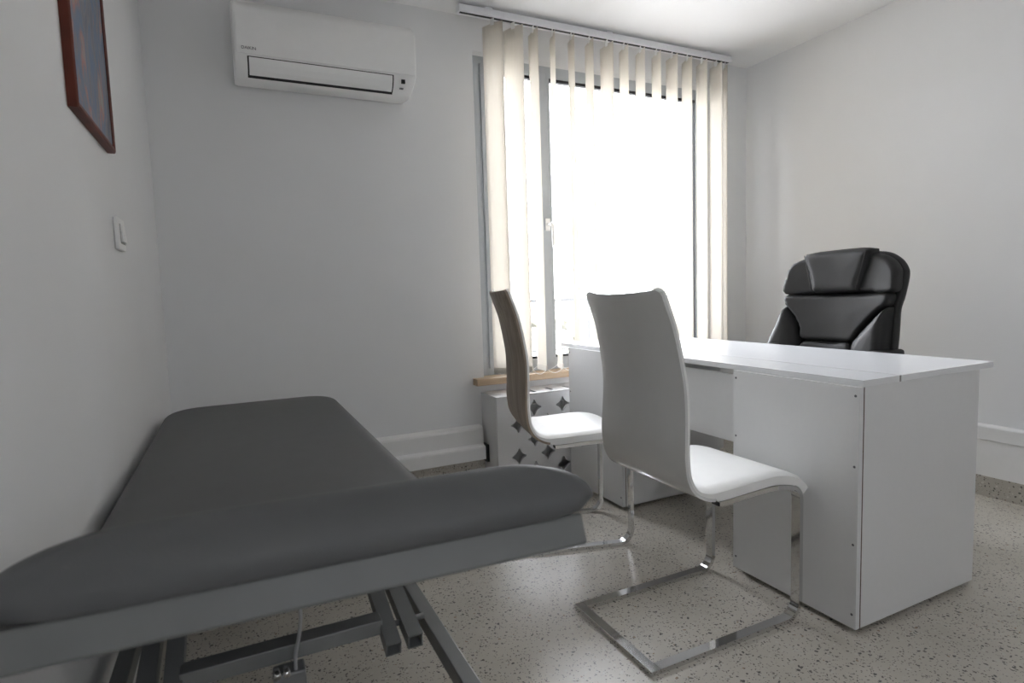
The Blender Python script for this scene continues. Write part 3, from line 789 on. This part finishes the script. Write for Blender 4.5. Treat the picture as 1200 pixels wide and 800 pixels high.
# ------------------------------------------------------------------ examination couch
def couch():
    XL, XR = -.256, .358
    YE, YH, YT = .548, 1.06, 2.478        # raised head end, hinge, foot end
    ZF, ZE = .566, .772                   # underside of the pad on the flat part / at the head end
    root = thing('examination_couch', 'grey vinyl examination couch with raised head end along the left wall', 'examination couch', ((XL+XR)/2, 1.5, 0))
    def pad(x0, x1, y0, y1, t, rc0, rc1, ex, ey0, ey1, pw=.9):
        """upholstered board: plan corners rc0 (at y0) and rc1 (at y1); edges roll over ex at the sides, ey0/ey1 at the ends; thickness t"""
        plan = []
        for cx, cy, a0, r in ((x1-rc1, y1-rc1, 0, rc1), (x0+rc1, y1-rc1, 90, rc1), (x0+rc0, y0+rc0, 180, rc0), (x1-rc0, y0+rc0, 270, rc0)):
            for k in range(11):
                a = math.radians(a0+9*k); plan.append((cx+r*math.cos(a), cy+r*math.sin(a)))
        bm = bmesh.new(); n = len(plan); hx = (x1-x0)/2; mx = (x0+x1)/2
        rings = []
        lev = [(.42, 0.0), (.16, .006), (0, .020)]
        for k in range(1, 13):
            a = math.radians(90*k/12); lev.append((1-math.cos(a), .020+(t-.020)*math.sin(a)**pw))
        for ins, z in lev:
            ax = ex*abs(ins) if ins >= 0 else .006*abs(ins)/.1
            b0 = ey0*abs(ins) if ins >= 0 else .004*abs(ins)/.1
            b1 = ey1*abs(ins) if ins >= 0 else .006*abs(ins)/.1
            ring = []
            for p in plan:
                v = (p[1]-y0)/(y1-y0)
                ring.append(bm.verts.new((mx+(p[0]-mx)*(1-ax/hx), (y0+b0)+v*((y1-b1)-(y0+b0)), z)))
            rings.append(ring)
        last = lev[-1]
        for f, dz in ((.75, .002), (.45, .0035), (.2, .004)):
            rings.append([bm.verts.new((mx+(v.co.x-mx)*f, (y0+y1)/2+(v.co.y-(y0+y1)/2)*(1-(1-f)*.6), t+dz)) for v in rings[14]])
        for A, B in zip(rings, rings[1:]):
            for k in range(n): bm.faces.new((A[k], A[(k+1) % n], B[(k+1) % n], B[k]))
        bm.faces.new(rings[0]); bm.faces.new(rings[-1]); return bm
    T = .064
    bm = pad(XL, XR, YH+.012, YT, T+.008, .02, .095, .055, .015, .045)
    bmesh.ops.translate(bm, verts=bm.verts, vec=(0, 0, ZF))
    obj('mattress', bm, M['couchpad'], root, smooth=True)
    obj('mattress_board', newbox(XL+.012, XR-.012, YH+.02, YT-.012, ZF-.034, ZF, bevel=.003), M['couchframe'], root)
    # raised head section, hinged at YH
    ang = math.atan2(ZE-ZF, YH-YE); Lh = math.hypot(ZE-ZF, YH-YE)
    mt = Matrix.Translation((XR, YH, ZF)) @ Matrix.Rotation(-ang, 4, 'X') @ Matrix.Translation((0, -Lh, 0)) @ Matrix.Rotation(math.radians(-1.0), 4, 'Z') @ Matrix.Rotation(math.radians(1.0), 4, 'Y') @ Matrix.Translation((-XR, Lh, 0))
    bm = pad(XL+.048, XR+.016, -Lh-.008, -.030, T+.006, .035, .02, .120, .022, .015, 1.0)
    bmesh.ops.transform(bm, matrix=mt, verts=bm.verts)
    obj('headrest', bm, M['couchpad'], root, smooth=True)
    bm = newbox(XL+.014, XR-.014, -Lh, -.03, -.031, .003, bevel=.003)
    bmesh.ops.transform(bm, matrix=mt, verts=bm.verts)
    obj('headrest_board', bm, M['couchframe'], root)
    cx = (XL+XR)/2
    st = M['steel']
    for s in (1, -1):
        xo = cx+s*.285; xi1 = cx+s*.190; xi2 = cx+s*.232
        # outer lower rail with legs
        bm = newbox(xo-.015, xo+.015, .70, 2.12, .31, .345, bevel=.002)
        rl = obj('lower_rail', bm, st, root)
        obj('leg', newbox(xo-.015, xo+.015, .705, .735, .0, .31, bevel=.002), st, root)
        obj('leg', newbox(xo-.015, xo+.015, 2.085, 2.115, .0, .31, bevel=.002), st, root)
        obj('upper_rail', newbox(xi1-.015, xi1+.015, 1.075, 2.30, ZF-.068, ZF-.0345, bevel=.002), st, root)
        # lifting arms: hollow square tubes with open cut ends
        for xa, za, ya, zb, yb in ((xi1, .335, 1.090, .500, 1.62), (xi2, .345, 1.080, .470, 1.80)):
            d = Vector((0, yb-ya, zb-za)).normalized(); up = Vector((0, -d.z, d.y)); sd = Vector((1, 0, 0))
            A = Vector((xa, ya, za)); B = Vector((xa, yb, zb)); bm = bmesh.new()
            ro = [[bm.verts.new(P+sd*a*.015+up*b*.015) for a, b in ((-1, -1), (1, -1), (1, 1), (-1, 1))] for P in (A, B)]
            ri = [[bm.verts.new(P+sd*a*.0125+up*b*.0125) for a, b in ((-1, -1), (1, -1), (1, 1), (-1, 1))] for P in (A, B)]
            for k in range(4):
                j = (k+1) % 4
                bm.faces.new((ro[0][k], ro[0][j], ro[1][j], ro[1][k])); bm.faces.new((ri[0][k], ri[1][k], ri[1][j], ri[0][j]))
                bm.faces.new((ro[0][k], ri[0][k], ri[0][j], ro[0][j])); bm.faces.new((ro[1][k], ro[1][j], ri[1][j], ri[1][k]))
            obj('lifting_arm', bm, st, root)
    obj('cross_tube', newbox(cx-.18, cx+.18, 1.135, 1.175, .345, .375, bevel=.002), st, root)
    obj('cross_tube', newbox(cx-.27, cx+.27, 2.085, 2.115, .345, .375, bevel=.002), st, root)
    obj('cross_tube', newbox(cx-.27, cx+.27, 2.085, 2.115, .05, .08, bevel=.002), st, root)
    for s in (1, -1):
        bm = bmesh.new(); tube(bm, [(cx+s*.178, 1.150, .352), (cx+s*.27, 1.150, .352)], .006, 10)
        obj('pivot_pin', bm, st, root, smooth=True)
    # support struts under the head section
    for s in (1, -1):
        bm = sweep(bmesh.new(), [(cx+s*.13, .80, .635), (cx+s*.13, 1.14, .50)], .022, .012, (1, 0, 0))
        obj('head_strut', bm, st, root)
    # actuator and its cable
    bm = newbox(.022, .078, 1.095, 1.134, .285, .345, bevel=.004)
    br = obj('actuator_bracket', bm, st, root)
    bm = bmesh.new(); tube(bm, [(.05, 1.115, .29), (.05, 1.40, .09)], .022, 16)
    obj('actuator', bm, M['black_plastic'], br, smooth=True)
    for x in (.028, .044):
        bm = bmesh.new(); tube(bm, [(x, 1.10, .352), (x, 1.083, .352)], .007, 10)
        obj('bolt', bm, M['chrome'], br, smooth=True)
    pts = spline([(.066, 1.02, .525), (.069, 1.05, .50), (.074, 1.085, .455), (.070, 1.10, .41), (.062, 1.105, .37), (.060, 1.10, .33)], 6)
    bm = bmesh.new(); tube(bm, pts, .0035, 8)
    obj('cable', bm, M['cord'], root, smooth=True)
couch()

# ------------------------------------------------------------------ outside the window
def outside():
    o = obj('balcony_slab', newbox(-2, 6, WB+WT+.02, 4.55, .30, .45), M['concrete'], origin=(2, 3.8, .30)); structure(o, 'pale balcony slab outside the window', 'balcony')
    root = thing('balcony_railing', 'thin metal balcony railing seen faintly outside the window', 'railing', (2.2, 4.3, .45))
    obj('handrail', newbox(-1.5, 5.5, 4.285, 4.315, .935, .960, bevel=.003), M['rail_ext'], root)
    obj('lower_bar', newbox(-1.5, 5.5, 4.292, 4.308, .52, .535), M['rail_ext'], root)
    for k in range(7):
        x = .1+k*.9; obj('post', newbox(x-.012, x+.012, 4.288, 4.312, .45, .935), M['rail_ext'], root)
    g = obj('ground', newbox(-60, 60, 4.6, 120, -4.2, -4.0), M['concrete']); structure(g, 'pale ground outside far below the window', 'ground')
    for k, (x, y, h, r, lab) in enumerate(((8.2, 15, 4.0, 1.3, 'pale tree beyond the balcony railing, leftmost through the window'),
                                      (13.2, 18, 4.9, 1.5, 'pale tree beyond the balcony railing, middle one through the window'),
                                      (16.5, 17.5, 5.1, 1.6, 'pale tree beyond the balcony railing, rightmost through the window'))):
        t = thing('tree', lab, 'tree', (x, y, -4.0), 0, 'trees beyond the balcony')
        bm = bmesh.new(); tube(bm, [(x, y, -4), (x+.1, y, -2.5), (x, y, h-4-r*.6)], [.22, .16, .08], 10)
        obj('trunk', bm, M['bark'], t, smooth=True)
        bm = bmesh.new(); rnd = random.Random(k)
        for j in range(26):
            c = Vector((rnd.gauss(0, .45), rnd.gauss(0, .45), rnd.gauss(0, .4)))*r
            b2 = bmesh.new(); bmesh.ops.create_icosphere(b2, subdivisions=2, radius=r*rnd.uniform(.25, .45))
            for v in b2.verts: v.co = v.co*rnd.uniform(.82, 1.15)+c+Vector((x, y, h-4-r*.5))
            me = bpy.data.meshes.new('t'); b2.to_mesh(me); b2.free(); bm.from_mesh(me); bpy.data.meshes.remove(me)
        obj('crown', bm, M['leaf'], t)
outside()

# ------------------------------------------------------------------ light
W = bpy.data.worlds.new('overcast_sky'); S.world = W; W.use_nodes = True
nt = W.node_tree; bg = nt.nodes['Background']
tc = nt.nodes.new('ShaderNodeTexCoord'); sp = nt.nodes.new('ShaderNodeSeparateXYZ'); rp = nt.nodes.new('ShaderNodeValToRGB')
nt.links.new(tc.outputs['Generated'], sp.inputs[0]); 
mr = nt.nodes.new('ShaderNodeMapRange'); mr.inputs['From Min'].default_value = -1; mr.inputs['From Max'].default_value = 1
nt.links.new(sp.outputs['Z'], mr.inputs['Value']); nt.links.new(mr.outputs['Result'], rp.inputs['Fac'])
rp.color_ramp.elements[0].position = .46; rp.color_ramp.elements[0].color = (.62, .61, .60, 1)
rp.color_ramp.elements[1].position = .60; rp.color_ramp.elements[1].color = (.890, .925, 1.0, 1)
nt.links.new(rp.outputs['Color'], bg.inputs['Color'])
SKY = 14.0
bg.inputs['Strength'].default_value = SKY

def area(name, loc, rot, sx, sy, energy, color=(1, 1, 1), portal=False):
    l = bpy.data.lights.new(name, 'AREA'); l.shape = 'RECTANGLE'; l.size = sx; l.size_y = sy; l.energy = energy; l.color = color
    o = bpy.data.objects.new(name, l); COL.objects.link(o); o.location = loc; o.rotation_euler = rot
    if portal: l.cycles.is_portal = True
    return o
area('window_daylight_portal', ((OX0+OX1)/2, WB+WT+.01, (OZ0+OZ1)/2), (-PI/2, 0, 0), OX1-OX0, OZ1-OZ0, 1, portal=True)
area('fill_door_portal', ((GX0+GX1)/2, WF-.16, (GZ0+GZ1)/2), (PI/2, 0, 0), GX1-GX0, GZ1-GZ0, 1, portal=True)  # sampling portal for fill light through the added door's glass

# ------------------------------------------------------------------ camera
cam = bpy.data.cameras.new('camera'); co = bpy.data.objects.new('camera', cam); COL.objects.link(co)
R_ = Vector((0.90078907, -0.43306995, -0.03208531)); U_ = Vector((0.06564246, 0.06275493, 0.99586791)); F_ = Vector((0.42926695, 0.89917309, -0.08495673))
mw = Matrix.Identity(4)
for i in range(3): mw[i][0], mw[i][1], mw[i][2] = R_[i], U_[i], -F_[i]
mw.translation = Vector((0, 0, 1.0284740))
co.matrix_world = mw
cam.sensor_width = 36; cam.lens = 679.4188/1200*36; cam.clip_start = .02; cam.clip_end = 400
cam.dof.use_dof = True; cam.dof.focus_distance = 2.2; cam.dof.aperture_fstop = 5.6
S.camera = co

# ------------------------------------------------------------------ render look
S.view_settings.view_transform = 'Standard'; S.view_settings.look = 'None'; S.view_settings.gamma = 1; S.view_settings.use_curve_mapping = False
S.view_settings.exposure = 0.75
S.cycles.max_bounces = 12; S.cycles.diffuse_bounces = 8; S.cycles.glossy_bounces = 4; S.cycles.transparent_max_bounces = 12
S.cycles.use_denoising = True
S.cycles.sample_clamp_indirect = 8
